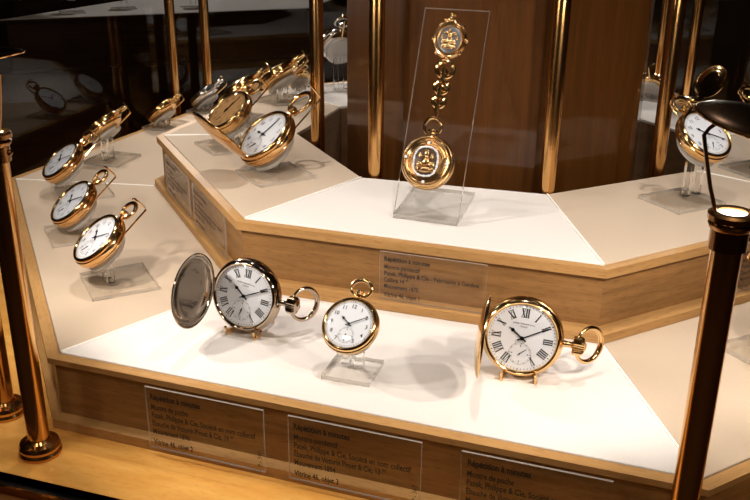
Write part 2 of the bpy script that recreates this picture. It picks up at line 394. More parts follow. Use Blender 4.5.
lamp_mesh = {}
def lamp(P, label, ztop=0.322, dish_dz=0.080, lean=13):
    root = thing('lamp_post', label, 'lamp', loc=(P.x * S, P.y * S, ZB * S), group='brass lamp posts round the plinth')
    h = ztop - ZB; r = 0.0135
    b = MB(); b.lathe([(0, 0), (0.026 * S, 0), (0.027 * S, 0.004 * S), (0.025 * S, 0.008 * S), (0.026 * S, 0.012 * S), (0.024 * S, 0.017 * S), (0.016 * S, 0.019 * S), (0.0136 * S, 0.022 * S)], 40)
    link('flange', b.mesh('flange', BRASS, True), root)
    b = MB(); b.lathe([(r * S, 0.018 * S), (r * S, (h - 0.03) * S)], 40); link('tube', b.mesh('tube', BRASS, True), root)
    z = h - 0.034
    b = MB(); b.lathe([(rr * S, (z + zz) * S) for rr, zz in ((0.0136, 0), (0.0165, 0.0), (0.0165, 0.018), (0.0185, 0.020), (0.0195, 0.023), (0.0175, 0.025), (0.0205, 0.027), (0.0208, 0.032), (0.0185, 0.034), (0.0125, 0.034), (0.012, 0.031))], 40)
    b.sphere((0.0165 * S, 0.004 * S, (z + 0.01) * S), 0.0035 * S, 10, 6)
    collar = link('collar', b.mesh('collar', BLACK_BRASS, True), root, 'aged brass collar')
    b = MB(); b.lathe([(0.0125 * S, (h - 0.0025) * S), (0.009 * S, (h - 0.0012) * S), (0, (h - 0.0008) * S)], 24); link('lens', b.mesh('lens', LED, True), collar, 'glowing white lens')
    out = Vector((P.x, P.y, 0)).normalized()
    M = Matrix.Translation((out.x * 0.020 * S, 0, (h + dish_dz) * S)) @ Matrix.Rotation(math.radians(lean) * (1 if out.x > 0 else -1), 4, 'Y') @ Matrix.Rotation(math.atan2(out.y, out.x) + math.pi / 2, 4, 'Z')
    b = MB(); R = 0.051
    b.lathe([(rr * R * S, zz * R * S) for rr, zz in ((0, .20), (.3, .185), (.6, .13), (.85, .055), (.97, -.01), (1.0, -.05), (.99, -.09), (.95, -.09), (.9, -.05), (.6, .07), (.3, .125), (0, .14))], 48, M=M)
    br_ = MB(); br_.torus(M @ Vector((0, 0, -.07 * R * S)), M.to_3x3() @ Vector((0, 0, 1)), .985 * R * S, .035 * R * S, 56, 8); rim_o = link('dish_rim', br_.mesh('dish_rim', BRASS, True), None, 'bright brass rim')
    dish = link('reflector_dish', b.mesh('reflector_dish', BRONZE, True), root, 'round dark bronze reflector'); rim_o.parent = dish
    side = Vector((-out.y, out.x, 0))
    for sgn in (-1, 1):
        a = side * sgn * 0.0155 * S + Vector((0, 0, h * S)); e = M @ Vector((sgn * 0.30 * R * S, 0, 0.10 * R * S))
        k0 = side * sgn * 0.030 * S + Vector((0, 0, (h + 0.045) * S)); k1 = side * sgn * 0.036 * S + Vector((0, 0, (h + dish_dz - 0.012) * S))
        k2 = k1 + Vector((0, 0, 0.006 * S)) - side * sgn * 0.004 * S; k3 = M @ Vector((sgn * 0.5 * R * S, 0, 0.02 * R * S))
        b = MB(); b.tube([a - Vector((0, 0, 0.004 * S)), a, a.lerp(k0, .5) + side * sgn * 0.001 * S, k0, k1, k2, k3, e], 0.0018 * S, 8)
        link('support_wire', b.mesh('support_wire', BLACK_BRASS, True), root)
    ld = bpy.data.lights.new('lamp_light', 'SPOT'); ld.energy = LAMP_POWER; ld.color = LAMP_COLOR; ld.spot_size = math.radians(150); ld.spot_blend = 0.7
    ld.shadow_soft_size = 0.012 * S
    lo = bpy.data.objects.new('lamp_light', ld); COL.objects.link(lo); lo.parent = root
    p = M @ Vector((0, 0, -0.16 * R * S)); lo.location = p
    tgt = Vector((-P.x * 0.55, -P.y * 0.55, -h - dish_dz + 0.05)) * S
    lo.rotation_euler = tgt.to_track_quat('-Z', 'Y').to_euler()
lamp(Vector((-0.3919, -0.9798, -0.1050)), 'brass lamp post at the left front corner of the base, flange in full view', 0.318)
lamp(Vector((-0.4964, -0.9170, -0.1050)), 'brass lamp post behind the left corner post, cut by the picture edge', 0.318)
lamp(Vector((0.3845, -0.9850, 0)), 'brass lamp post at the right front corner with dark round reflector on two wires', 0.316)
lamp(Vector((0.500, -0.900, 0)), 'brass lamp post just outside the right picture edge', 0.316)
lamp(Vector((-0.985, 0.43, 0)), 'slender brass lamp post at the far left corner, left one of its pair', 0.345)
lamp(Vector((-0.918, 0.498, 0)), 'slender brass lamp post at the far left corner, right one of its pair', 0.345)
lamp(pol(73.2, 1.03), 'thin brass lamp post at the far right corner, beside the column edge', 0.345)
lamp(pol(68.4, 1.045), 'thin brass lamp post at the far right corner, beyond the open watch lid', 0.345)

# ------------------------------------------------------------------ text
_txt = {}
def text_verts(body, size=1.0, bold=0.0, align='LEFT', shear=0.0):
    key = (body, bold, align)
    if key not in _txt:
        cu = bpy.data.curves.new('t', 'FONT'); cu.body = body; cu.size = 1.0; cu.align_x = align; cu.offset = bold; cu.resolution_u = 3
        o = bpy.data.objects.new('t', cu); COL.objects.link(o)
        dg = bpy.context.evaluated_depsgraph_get(); me = bpy.data.meshes.new_from_object(o.evaluated_get(dg))
        _txt[key] = ([v.co.copy() for v in me.vertices], [tuple(p.vertices) for p in me.polygons])
        bpy.data.objects.remove(o); bpy.data.curves.remove(cu); bpy.data.meshes.remove(me)
    return _txt[key]
def put_text(b, body, M, bold=0.0, align='LEFT', width=None, size=1.0):
    v, f = text_verts(body, 1.0, bold, align)
    if not v: return
    sx = sy = size
    if width:
        w = max(p.x for p in v) - min(p.x for p in v); sx = width / w
    base = len(b.v)
    for p in v: b.v.append(tuple(M @ Vector((p.x * sx, p.y * sy, 0))))
    for q in f:
        b.f.append(tuple(base + k for k in q)); b.uv.append([(0, 0)] * len(q)); b.m.append(0)

# ------------------------------------------------------------------ label plaques
def plaque(label, P0, P1, zlo, zhi, lines, side, thick=0.003, lean=0.0):
    """P0, P1: lower left and lower right corner (units, xy) as seen from in front"""
    e = (P1 - P0); w = e.length; e.normalize(); n = Vector((e.y, -e.x)); h = zhi - zlo
    M = Matrix(((e.x, 0, n.x, P0.x), (e.y, 0, n.y, P0.y), (0, 1, 0, zlo), (0, 0, 0, 1)))
    M = Matrix.Scale(S, 4) @ M; M = Matrix(((M[0][0], M[0][1], M[0][2], M[0][3]), (M[1][0], M[1][1], M[1][2], M[1][3]), (M[2][0], M[2][1], M[2][2], M[2][3]), (0, 0, 0, 1)))
    root = thing('label_plaque', label, 'label', M=M, group=None)
    b = MB(); b.box((0, 0, -thick), (w, h, 0))
    for k, fc in enumerate(b.f): b.m[k] = 0 if k in (0, 1) else 1
    plate = link('acrylic_plate', b.mesh('acrylic_plate', [ACRYL, ACRYL_EDGE]), root)
    b = MB(); fs = h * 0.118; top = h * 0.885
    for txt, row, bold, width in lines:
        put_text(b, txt, Matrix.Translation((w * 0.045, top - row * h * 0.142 - fs * 0.55, 0.0004)), 0.036 if bold else 0.02, 'LEFT', width * w if width else None, fs * 1.08)
    if side:
        put_text(b, side, Matrix.Translation((w * 0.975, h * 0.08, 0.0004)) @ Matrix.Rotation(math.pi / 2, 4, 'Z'), 0.0, 'LEFT', None, fs * 0.75)
    link('lettering', b.mesh('lettering', INK), plate, 'small black printed lettering')
def L6(kind, l3, l4, l5, l6):
    r = [('Répétition à minutes', 0, True, 0.43), (kind, 1.15, False, 0.32 if len(kind) < 16 else 0.34)]
    r += [(l3[0], 2.1, False, l3[1])]
    if l4: r += [(l4[0], 3.05, False, l4[1])]
    if l5: r += [(l5[0], 4.0, False, l5[1])]
    r += [(l6, 5.25, False, 0.345)]
    return r
SOC = ('Patek, Philippe & Cie, Société en nom collectif', 0.885)
def lower_front(x0, x1, *a): plaque(a[0], Vector((x0, -0.9365 - 0.0186 * (x0 + 0.402) / 0.805)), Vector((x1, -0.9365 - 0.0186 * (x1 + 0.402) / 0.805)), -0.0925, -0.0045, *a[1:])
lower_front(-0.255, -0.092, 'clear acrylic label reading objet 2 on the lower front, leftmost of three', L6('Montre de poche', SOC, ('Ébauche de Victorin Piguet & Cie, 19 ‴', 0.70), ('Mouvement 1896', 0.32), 'Vitrine 46, objet 2'), 'P - 340')
lower_front(-0.060, 0.105, 'clear acrylic label reading objet 3 on the lower front, below the small pendant watch', L6('Montre-pendentif', SOC, ('Ébauche de Victorin Piguet & Cie, 13 ‴', 0.70), ('Mouvement 1894', 0.32), 'Vitrine 46, objet 3'), 'P - 367')
lower_front(0.151, 0.315, 'clear acrylic label cut by the bottom picture edge, below the gold hunter watch', L6('Montre de poche', SOC, ('Ébauche de Victorin Piguet & Cie, 19 ‴', 0.70), ('Mouvement 1894', 0.32), 'Vitrine 46, objet 4'), None)
plaque('clear acrylic label reading objet 1 on the front of the upper plinth', Vector((-0.043, -0.6425)), Vector((0.114, -0.6445)), 0.0180, 0.0925,
       L6('Montre-pendentif', ('Patek, Philippe & Cie - Fabricants à Genève', 0.885), ('Calibre 14 ‴', 0.235), ('Mouvement 1870', 0.33), 'Vitrine 46, objet 1'), None)
_P1 = Vector((-0.640, -0.249)); _P2 = Vector((-0.266, -0.638)); _e = (_P2 - _P1)
def upl(t0, t1, label, ls): plaque(label, _P1 + _e * t0, _P1 + _e * t1, 0.0192, 0.0925, ls, None)
upl(0.135, 0.45, 'clear acrylic label on the left side of the upper plinth, nearer the far corner', L6('Montre de poche', SOC, ('Ébauche de Victorin Piguet & Cie, 19 ‴', 0.70), ('Mouvement 1896', 0.32), 'Vitrine 46, objet 8'))
upl(0.50, 0.85, 'clear acrylic label on the left side of the upper plinth, nearer the silver watch', L6('Montre de poche', SOC, ('Ébauche de Victorin Piguet & Cie, 19 ‴', 0.70), ('Mouvement 1896', 0.32), 'Vitrine 46, objet 7'))
plaque('clear acrylic label on the right side of the upper plinth, beside the lamp post', Vector((0.452, -0.457)), Vector((0.566, -0.336)), 0.0192, 0.0925,
       L6('Montre de poche', SOC, ('Ébauche de Victorin Piguet & Cie, 19 ‴', 0.70), ('Mouvement 1896', 0.32), 'Vitrine 46, objet 6'), None)

# ------------------------------------------------------------------ watches (modelled with dial radius 1)
_mc = {}
def cached(key, fn):
    if key not in _mc: _mc[key] = fn()
    return _mc[key]
CASE_PROF = [(1.0, -0.04), (1.0, .02), (1.03, .07), (1.07, .085), (1.12, .06), (1.155, .0), (1.165, -.04), (1.14, -.06), (1.14, -.08), (1.19, -.11), (1.21, -.18), (1.21, -.26), (1.19, -.32),
             (1.14, -.35), (1.15, -.37), (1.15, -.40), (1.1, -.46), (.95, -.53), (.7, -.58), (.35, -.61), (0, -.615)]
CLOSED_PROF = [(0, .23), (.35, .22), (.7, .17), (.95, .1), (1.08, .04), (1.14, -.01), (1.15, -.04), (1.12, -.06), (1.12, -.08)] + CASE_PROF[9:]
def m_case(m, prof=CASE_PROF):
    b = MB(); b.lathe(prof, 72); return b.mesh('case', m, True, 40)
def disc(b, r, z, n=64, c=(0, 0)):
    b.face([(c[0] + r * math.cos(2 * math.pi * k / n), c[1] + r * math.sin(2 * math.pi * k / n), z) for k in range(n)])
def annulus(b, r0, r1, z, n=64, c=(0, 0)):
    b.grid([[(c[0] + r * math.cos(2 * math.pi * k / n), c[1] + r * math.sin(2 * math.pi * k / n), z) for k in range(n)] for r in (r0, r1)], True)
def bar(b, p, q, w0, w1, z):
    p, q = Vector(p), Vector(q); d = (q - p).normalized(); n = Vector((-d.y, d.x))
    b.face([(*(p + n * w0 / 2), z), (*(q + n * w1 / 2), z), (*(q - n * w1 / 2), z), (*(p - n * w0 / 2), z)])
ROM = {1: 'I', 2: 'II', 3: 'III', 4: 'IIII', 5: 'V', 7: 'VII', 8: 'VIII', 9: 'IX', 10: 'X', 11: 'XI', 12: 'XII'}
def roman(b, n, ang, r, hgt, z):
    s = ROM[n]; wd = {'I': .062, 'V': .115, 'X': .115}; tot = sum(wd[c] for c in s); x = -tot / 2
    u = Vector((math.sin(ang), math.cos(ang))); e = Vector((math.cos(ang), -math.sin(ang)))
    P = lambda xx, yy: u * (r + yy) + e * xx
    h = hgt / 2
    for c in s:
        w = wd[c]; m = x + w / 2
        if c == 'I': bar(b, P(m, -h), P(m, h), .036, .036, z)
        elif c == 'V': bar(b, P(m - w * .38, h), P(m, -h), .036, .036, z); bar(b, P(m + w * .38, h), P(m + .005, -h), .014, .014, z)
        else: bar(b, P(m - w * .38, h), P(m + w * .38, -h), .036, .036, z); bar(b, P(m + w * .38, h), P(m - w * .38, -h), .014, .014, z)
        x += w
    bar(b, P(-tot / 2, h), P(tot / 2, h), .012, .012, z); bar(b, P(-tot / 2, -h), P(tot / 2, -h), .012, .012, z)
def m_marks(style):
    b = MB(); z = .008
    for k in range(60):
        a = 2 * math.pi * k / 60; d = Vector((math.sin(a), math.cos(a)))
        w = .03 if k % 5 == 0 else .016
        bar(b, d * .93, d * (.965 if k % 5 else .975), w, w, z)
    if style != 'roman': annulus(b, .985, .993, z); annulus(b, .912, .918, z)
    for n in range(1, 13):
        if n == 6: continue
        a = 2 * math.pi * n / 12
        if style == 'roman': roman(b, n, a, .755, .26, z)
        else:
            p = Vector((math.sin(a), math.cos(a))) * .76
            put_text(b, str(n), Matrix.Translation((p.x, p.y - .075, z)), .012, 'CENTER', None, .23)
    c = (0, -.48)
    annulus(b, .325, .332, z, 48, c); annulus(b, .285, .288, z, 48, c)
    for k in range(12):
        a = 2 * math.pi * k / 12; d = Vector((math.sin(a), math.cos(a))); o = Vector(c)
        bar(b, o + d * .285, o + d * .325, .014, .014, z)
        if k % 3 == 0: bar(b, o + d * .21, o + d * .26, .025, .025, z)
    if style == 'roman':
        put_text(b, 'PATEK PHILIPPE & Cie', Matrix.Translation((0, .40, z)), 0, 'CENTER', None, .068)
        put_text(b, 'GENEVE', Matrix.Translation((0, .32, z)), 0, 'CENTER', None, .06)
    return b.mesh('numerals', INK)
def m_hand(ln, w, blob, tail=.15, hub=.055):
    b = MB(); z0, z1 = .0, .02
    pts = [(-w / 2, -tail), (w / 2, -tail), (w / 2, ln * .55), (w * .3, ln * .9), (0, ln), (-w * .3, ln * .9), (-w / 2, ln * .55)]
    b.face([(x, y, z1) for x, y in pts]); b.face([(x, y, z0) for x, y in pts])
    for k in range(len(pts)):
        (x0, y0), (x1, y1) = pts[k], pts[(k + 1) % len(pts)]; b.face([(x0, y0, z0), (x1, y1, z0), (x1, y1, z1), (x0, y0, z1)])
    b.lathe([(0, z0 - .005), (hub, z0 - .005), (hub, z1 + .01), (0, z1 + .012)], 20)
    if blob: b.lathe([(0, z0), (blob, z0), (blob, z1 + .004), (0, z1 + .004)], 20, M=Matrix.Translation((0, ln * .72, 0)))
    return b.mesh('hand', BLUED)
def m_crystal():
    b = MB(); b.lathe([(1.005, .045), (.95, .075), (.8, .105), (.5, .13), (.2, .14), (0, .142)], 56); return b.mesh('crystal', CRYSTAL, True)
def m_crown(m, big=False):
    b = MB(); rows = []; q = 1.45 if big else 1.0; up = .16 if big else 0.0
    prof = [(.17, 1.14), (.14, 1.17), (.10, 1.2), (.085, 1.26 + up), (.11, 1.29 + up), (.10, 1.31 + up)]
    b.lathe(prof, 24)
    for r, y in ((0, 0), (.15, 0), (.185, .03), (.19, .17), (.16, .22), (.1, .24), (.06, .27), (0, .275)):
        rows.append([(q * (r * (1 + (.05 if k % 2 else -.05) * (r > .14))) * math.cos(2 * math.pi * k / 48), q * (r * (1 + (.05 if k % 2 else -.05) * (r > .14))) * math.sin(2 * math.pi * k / 48), 1.30 + up + y * q) for k in range(48)])
    b.grid(rows, True)
    me = b.mesh('crown', m, True, 25); me.transform(Matrix.Rotation(-math.pi / 2, 4, 'X')); me.transform(Matrix.Translation((0, 0, -.22))); return me
def m_bow(m, fold=0.0, w=.45, h=.36, y0=1.26):
    b = MB(); path = []
    for k in range(48):
        a = 2 * math.pi * k / 48
        path.append(Vector((w * math.sin(a), h - h * math.cos(a), 0)))
    b.tube(path, [.07 + .02 * math.cos(2 * math.pi * (k / 48 - .5)) for k in range(48)], 12, True)
    for sx in (-1, 1): b.sphere((0, 0, 0), .075, 12, 8, M=Matrix.Translation((sx * .13, .06, 0)))
    me = b.mesh('bow', m, True, 60)
    me.transform(Matrix.Translation((0, y0, -.22)) @ Matrix.Rotation(fold, 4, 'X')); return me
def m_lid(m):
    """hunter cover, hinge on the x axis at the origin, cover extends to +y, outside faces +z"""
    b = MB(); prof = [(0, .19), (.4, .18), (.75, .135), (1.0, .07), (1.1, .02), (1.13, -.02), (1.12, -.05), (1.06, -.05), (1.02, -.03), (1.0, .0), (.86, .035), (.83, .065), (.6, .09), (.3, .115), (0, .125)]
    prof = [(r * 1.06, z) for r, z in prof]
    b.lathe(prof, 64, M=Matrix.Translation((0, 1.20, 0)))
    b.tube([(-.22, -.01, -.02), (.22, -.01, -.02)], .055, 10)
    return b.mesh('lid', m, True, 40)

def frame(az, el, roll=0.0):
    a, e, r = math.radians(az), math.radians(el), math.radians(roll)
    n = Vector((math.cos(e) * math.cos(a), math.cos(e) * math.sin(a), math.sin(e)))
    u = Vector((-math.sin(e) * math.cos(a), -math.sin(e) * math.sin(a), math.cos(e)))
    x = u.cross(n); u2 = math.cos(r) * u + math.sin(r) * x; x2 = u2.cross(n)
    return x2, u2, n
def pose(C, az, el, roll=0.0):
    x, u, n = frame(az, el, roll)
    return Matrix(((x.x, u.x, n.x, C.x), (x.y, u.y, n.y, C.y), (x.z, u.z, n.z, C.z), (0, 0, 0, 1)))

def watch(label, C, az, el, R, m=GOLD, roll=0.0, style='arabic', dial=ENAMEL, closed=False, crown_at=0.0, lid=None, twist=0.0, time=(10, 10), fold=0.0, hunter=False, sec=35, group='pocket watches in the vitrine', hinge=None, name='pocket_watch'):
    """C, R in units (dial centre and dial radius); crown_at: turn of the crown, clockwise degrees; lid: opening angle of a hunter cover"""
    M = pose(C * S, az, el, roll); root = thing(name, label, 'pocket watch', M=M, group=group, scale=R * S)
    mk = m.name
    link('case', cached(('case', mk, closed), lambda: m_case(m, CLOSED_PROF if closed else CASE_PROF)), root)
    rz = Matrix.Rotation(-math.radians(crown_at), 4, 'Z')
    o = link('crown', cached(('crown', mk, hunter and fold), lambda: m_crown(m, bool(hunter and fold))), root); o.matrix_local = rz
    o = link('bow', cached(('bow', mk, fold, hunter), lambda: m_bow(m, fold, .52, .50, 1.56 if fold else 1.30) if hunter else m_bow(m, fold)), root); o.matrix_local = rz
    if not closed:
        def dm():
            b = MB(); b.lathe([(1.0, 0), (.292, 0)] if False else [(1.0, -.02), (1.0, 0), (0, 0)], 64); return b.mesh('dial', dial)
        o = link('dial', cached(('dial', dial.name), dm), root, 'white enamel dial' if dial is ENAMEL else 'gilt openworked dial')
        face = o; link('numerals', cached(('marks', style), lambda: m_marks(style)), face)
        h, mi = time
        o = link('hour_hand', cached('hour', lambda: m_hand(.5, .04, .055)), face); o.matrix_local = Matrix.Translation((0, 0, .02)) @ Matrix.Rotation(-2 * math.pi * (h + mi / 60) / 12, 4, 'Z')
        o = link('minute_hand', cached('minute', lambda: m_hand(.86, .035, .0)), face); o.matrix_local = Matrix.Translation((0, 0, .045)) @ Matrix.Rotation(-2 * math.pi * mi / 60, 4, 'Z')
        o = link('second_hand', cached('second', lambda: m_hand(.25, .02, .0, .07, .022)), face)
        o.matrix_local = Matrix.Translation((0, -.48, .012)) @ Matrix.Rotation(-2 * math.pi * sec / 60, 4, 'Z') @ Matrix.Scale(.999, 4)
        link('crystal', cached('crystal', m_crystal), root)
    if lid is not None:
        hz = Matrix.Rotation(-math.radians(crown_at + 180 if hinge is None else hinge), 4, 'Z')
        o = link('lid', cached(('lid', mk), lambda: m_lid(m)), root, 'open hunter cover')
        # hinge sits on the rim; closed cover would lie back over the dial
        o.matrix_local = hz @ Matrix.Translation((0, 1.12, .07)) @ Matrix.Rotation(math.pi + math.radians(twist), 4, 'Z') @ Matrix.Rotation(math.radians(lid), 4, 'X')
    return root, M

def stand(label, G, C, az, el, R, plate=(0.105, 0.100), zt=0.0, off=(0, 0), hook=True, ytop=2.13, roll=0.0, plate_az=None, closed=False):
    """acrylic stand under a tilted watch: G foot (units), C dial centre"""
    pa = az if plate_az is None else plate_az
    a = math.radians(pa); X = Vector((-math.sin(a), math.cos(a), 0)); Y = Vector((-math.cos(a), -math.sin(a), 0))
    root = thing('acrylic_stand', label, 'watch stand', loc=(G.x * S, G.y * S, zt * S), group='acrylic watch stands')
    loc = Matrix(((X.x, Y.x, 0, 0), (X.y, Y.y, 0, 0), (0, 0, 1, 0), (0, 0, 0, 1)))
    w, d = plate; th = 0.006
    b = MB(); b.box((-w / 2 * S + off[0] * S, -d / 2 * S + off[1] * S, 0), (w / 2 * S + off[0] * S, d / 2 * S + off[1] * S, th * S), loc)
    for k in range(6): b.m[k] = 0 if k in (0, 1) else 1
    link('base_plate', b.mesh('base_plate', [ACRYL, ACRYL_EDGE]), root)
    x, u, n = frame(az, el, roll)
    Gw = Vector((G.x, G.y, zt))
    back = C - n * (0.735 * R) - u * 0.15 * R                       # cradle plate sits behind the case
    Mc = Matrix(((x.x, u.x, n.x, 0), (x.y, u.y, n.y, 0), (x.z, u.z, n.z, 0), (0, 0, 0, 1)))
    Tc = Matrix.Translation((back - Gw) * S) @ Mc
    b = MB(); rr = R * 0.95
    b.lathe([(rr * k * S, z * R * S) for k, z in ((0, -.10), (.9, -.10), (.97, -.04), (.97, .07), (.9, .09), (0, .085))], 40, M=Tc)
    link('cradle', b.mesh('cradle', FROST, True), root, 'clear round cradle behind the watch')
    foot = back - n * 0.1 * R
    for sx in (-1, 1):
        q = foot + x * sx * 0.30 * R - u * 0.12 * R; q0 = Vector((q.x, q.y, zt + th))
        ps = 0.0052
        b = MB(); h = q.z - (zt + th)
        rows = lambda z: [Vector((cx, cy, z)) for cx, cy in ((-ps, -ps), (ps, -ps), (ps, ps), (-ps, ps))]
        Mp = Matrix.Translation((q0 - Gw) * S) @ loc
        b.box((-ps * S, -ps * S, 0), (ps * S, ps * S, h * S), Mp)
        link('pillar', b.mesh('pillar', ACRYL_SOLID), root)
    if hook:
        p = lambda xx, yy, zz: (C + x * xx * R + u * yy * R + n * zz * R - Gw) * S
        b = MB(); b.tube([p(.05, .7, -.745), p(.05, 1.5, -.72), p(.05, ytop - .05, -.70), p(.05, ytop, -.6), p(.02, ytop, -.3), p(.0, ytop - .01, -.06), p(.0, ytop - .08, .0)], 0.0016 * S, 8)
        link('wire_hook', b.mesh('wire_hook', GOLD, True), root, 'thin gold wire hooked through the bow')
    return root

# --- front row
Cg = Vector((0.1854, -0.7752, 0.0567)); 
watch('large gold hunter watch with open cover, standing upright at the front, white dial', Cg, -85, 12, 0.0425, GOLD, 4, 'roman', crown_at=90, hinge=279, twist=9, lid=87, time=(10, 10), fold=-.75, hunter=True, sec=8)
Cs = Vector((-0.1937, -0.7763, 0.0575))
watch('silver hunter watch with open cover at its left, standing upright on the white fabric', Cs, -93, 12, 0.0425, SILVER, 8, 'roman', crown_at=85, hinge=274, twist=11, lid=91, time=(10, 10), fold=-1.0, hunter=True, sec=32)
def wire_easel(label, C, az, el, R, z):
    x, u, n = frame(az, el); G = Vector((C.x, C.y, z)); root = thing('wire_easel', label, 'watch stand', loc=G * S, group='gold wire easels')
    for sx in (-1, 1):
        p = lambda xx, yy, zz: (C + x * xx * R + u * yy * R + n * zz * R)
        a = p(sx * .5, -1.06, .2); bb = p(sx * .5, -1.19, .12); cc = p(sx * .5, -1.25, -.2); d = p(sx * .45, -1.2, -.45)
        f = Vector((bb.x, bb.y, z + 0.002)); r2 = p(sx * .5, 0, -1.0); r2.z = z + 0.002
        up = p(sx * .3, .1, -.66)
        b = MB(); b.tube([(q - G) * S for q in (a, bb, cc, d, up)], 0.0021 * S, 8)
        b.tube([(q - G) * S for q in (cc, f)], 0.0021 * S, 8); b.tube([(q - G) * S for q in (up, r2)], 0.0021 * S, 8)
        link('prong', b.mesh('prong', GOLD, True), root)
wire_easel('gold wire easel under the gold hunter watch', Cg, -85, 12, 0.0425, 0.0015)
wire_easel('gold wire easel under the silver hunter watch', Cs, -93, 12, 0.0425, 0.0015)
Gp = Vector((-0.018, -0.834, 0)); Cp = Vector((-0.0214, -0.8352, 0.0708))
watch('small gold pendant watch on an acrylic stand in the middle of the front white fabric', Cp, -95, 45, 0.031, GOLD, 0, 'arabic', time=(10, 10), fold=0.2, sec=30)
stand('small acrylic stand under the gold pendant watch at the front', Vector((-0.018, -0.830, 0)), Cp, -95, 45, 0.031, (0.064, 0.062), 0.0015, (0, 0), False, plate_az=-90)

# --- left side, three in a row towards the viewer
for lab, g, c, R, el, t in (('gold watch with white dial on the left side, nearest of three in a row', Vector((-0.4529, -0.6870, 0.0000)), Vector((-0.4744, -0.7027, 0.0796)), .039, 50, (10, 9)),
                            ('gold watch with white dial on the left side, middle of three in a row', Vector((-0.6400, -0.5260, 0.0000)), Vector((-0.6443, -0.5293, 0.0635)), .040, 50, (10, 9)),
                            ('gold watch with white dial on the left side, farthest of three in a row', Vector((-0.7665, -0.3251, 0.0000)), Vector((-0.7960, -0.3480, 0.0741)), .040, 50, (10, 9))):
    G, C = g, c
    watch(lab, C, -130, el, R, GOLD_ROSE, 0, 'arabic', time=t)
    stand('acrylic stand under the ' + 'white dial watch at left,' + lab.split(',')[1], G, C, -130, el, R, (0.105, 0.10), 0.002, plate_az=-135)

def edge_watch(lab, slab, g, c, z, az, R, m, el=50, closed=False, **k):
    G, C = g, c
    watch(lab, C, az, el, R, m, closed=closed, **k); stand(slab, G, C, az, el, R, (0.1, 0.09), z + 0.002)
edge_watch('gold watch seen edge on, just beyond the bow of the farthest white dial watch', 'acrylic stand under the edge on gold watch at the far left', Vector((-0.8474, -0.1021, 0.0000)), Vector((-0.8615, -0.1121, 0.0863)), 0, 180, .040, GOLD)
edge_watch('small gold watch seen edge on beside the far corner of the upper plinth', 'acrylic stand under the small gold watch by the far plinth corner', Vector((-0.8889, 0.2167, 0.0000)), Vector((-0.9027, 0.2082, 0.0505)), 0, 178, .036, GOLD)
edge_watch('silver watch seen edge on at the far left behind the plinth', 'acrylic stand under the edge on silver watch', Vector((-0.8725, 0.4160, 0.0000)), Vector((-0.8865, 0.4083, 0.0508)), 0, 176, .038, BRIGHT_SILVER)
# --- upper plinth left
G9 = Vector((-0.31, -0.405, ZU)); C9 = Vector((-0.3379, -0.3860, 0.1746))
watch('large gold watch, wide open cover and white dial, on the upper plinth', C9, -130, 50, .048, GOLD_ROSE, 0, 'arabic', lid=93, time=(9, 2), hunter=True)
stand('acrylic stand under the large open covered gold watch on the upper plinth', G9, C9, -130, 50, .048, (0.10, 0.105), ZU + .002, plate_az=-130, ytop=2.52)
G8 = Vector((-0.4751, -0.2646, 0.1068)); C8 = Vector((-0.4700, -0.2620, 0.1812))
watch('gold watch with gilt dial on the upper plinth behind an open cover', C8, -130, 50, .042, GOLD, 0, 'arabic', dial=GILT_DIAL, time=(12, 2))
stand('acrylic stand under the gilt dial watch on the upper plinth', G8, C8, -130, 50, .042, (0.1, 0.09), ZU + .0015)
edge_watch('closed gold watch with bright domed cover leaning behind the gilt dial watch', 'acrylic stand under the closed domed gold watch', Vector((-0.5218, -0.0579, 0.1068)), Vector((-0.5416, -0.0678, 0.1808)), ZU, 172, .044, GOLD, closed=True)
edge_watch('gold watch seen edge on at the back of the upper plinth, near the brass pole', 'acrylic stand under the edge on gold watch at the back of the upper plinth', Vector((-0.5424, 0.1560, 0.1068)), Vector((-0.5490, 0.1531, 0.1755)), ZU, 172, .042, GOLD)
# --- behind the column
edge_watch('small round gold watch back showing behind the clear cradle at the rear', 'acrylic stand of the small gold watch at the rear', Vector((-0.5370, 0.2547, 0.1068)), Vector((-0.5385, 0.2541, 0.1463)), ZU, 135, .026, GOLD, el=40)
edge_watch('silver watch on tall clear pillar half hidden by the column edge', 'tall acrylic stand half hidden by the column edge', Vector((-0.4570, 0.3228, 0.1068)), Vector((-0.4586, 0.3222, 0.2255)), ZU, 125, .040, BRIGHT_SILVER, el=30)
# --- right side
G13 = Vector((0.3651, -0.3169, 0.1068)); C13 = Vector((0.3887, -0.3002, 0.2196))
watch('tilted gold watch with white dial at the right, partly under the dark lamp reflector', C13, -42, 50, .040, GOLD, 0, 'arabic', time=(10, 20))
stand('acrylic stand with tall clear pillars under the tilted gold watch at the right', G13, C13, -42, 50, .040, (0.10, 0.09), ZU + .002, plate_az=-45)
edge_watch('gold watch with its bow to the left showing between column and brass pole', 'acrylic stand between column and brass pole at the rear', Vector((0.3027, 0.4927, 0.1068)), Vector((0.2989, 0.4926, 0.1383)), ZU, 62, .030, GOLD, el=22, closed=True, crown_at=78)
G15 = Vector((0.4029, 0.3715, 0.1068)); C15 = Vector((0.3747, 0.3723, 0.1391))
watch('gold watch seen from behind with round open cover raised, beyond the lamp reflector', C15, 60, 80, .036, GOLD, 0, 'arabic', lid=112, hinge=195)
stand('acrylic stand under the raised cover gold watch at the rear', G15, C15, 60, 80, .036, (0.08, 0.08), ZU + .0015, hook=False)
Gr = Vector((0.4803, -0.6251, 0.0000)) + Vector((0.02, 0.02, 0)); Cr = Gr + Vector((0.01, -0.01, 0.085))
watch('gold watch on the right lower plinth beyond the picture edge', Cr, -42, 50, .040, GOLD, 0, 'arabic')
stand('acrylic stand on the right lower plinth, corner of its plate beside the lamp post', Gr, Cr, -42, 50, .040, (0.11, 0.10), .002, plate_az=-45)
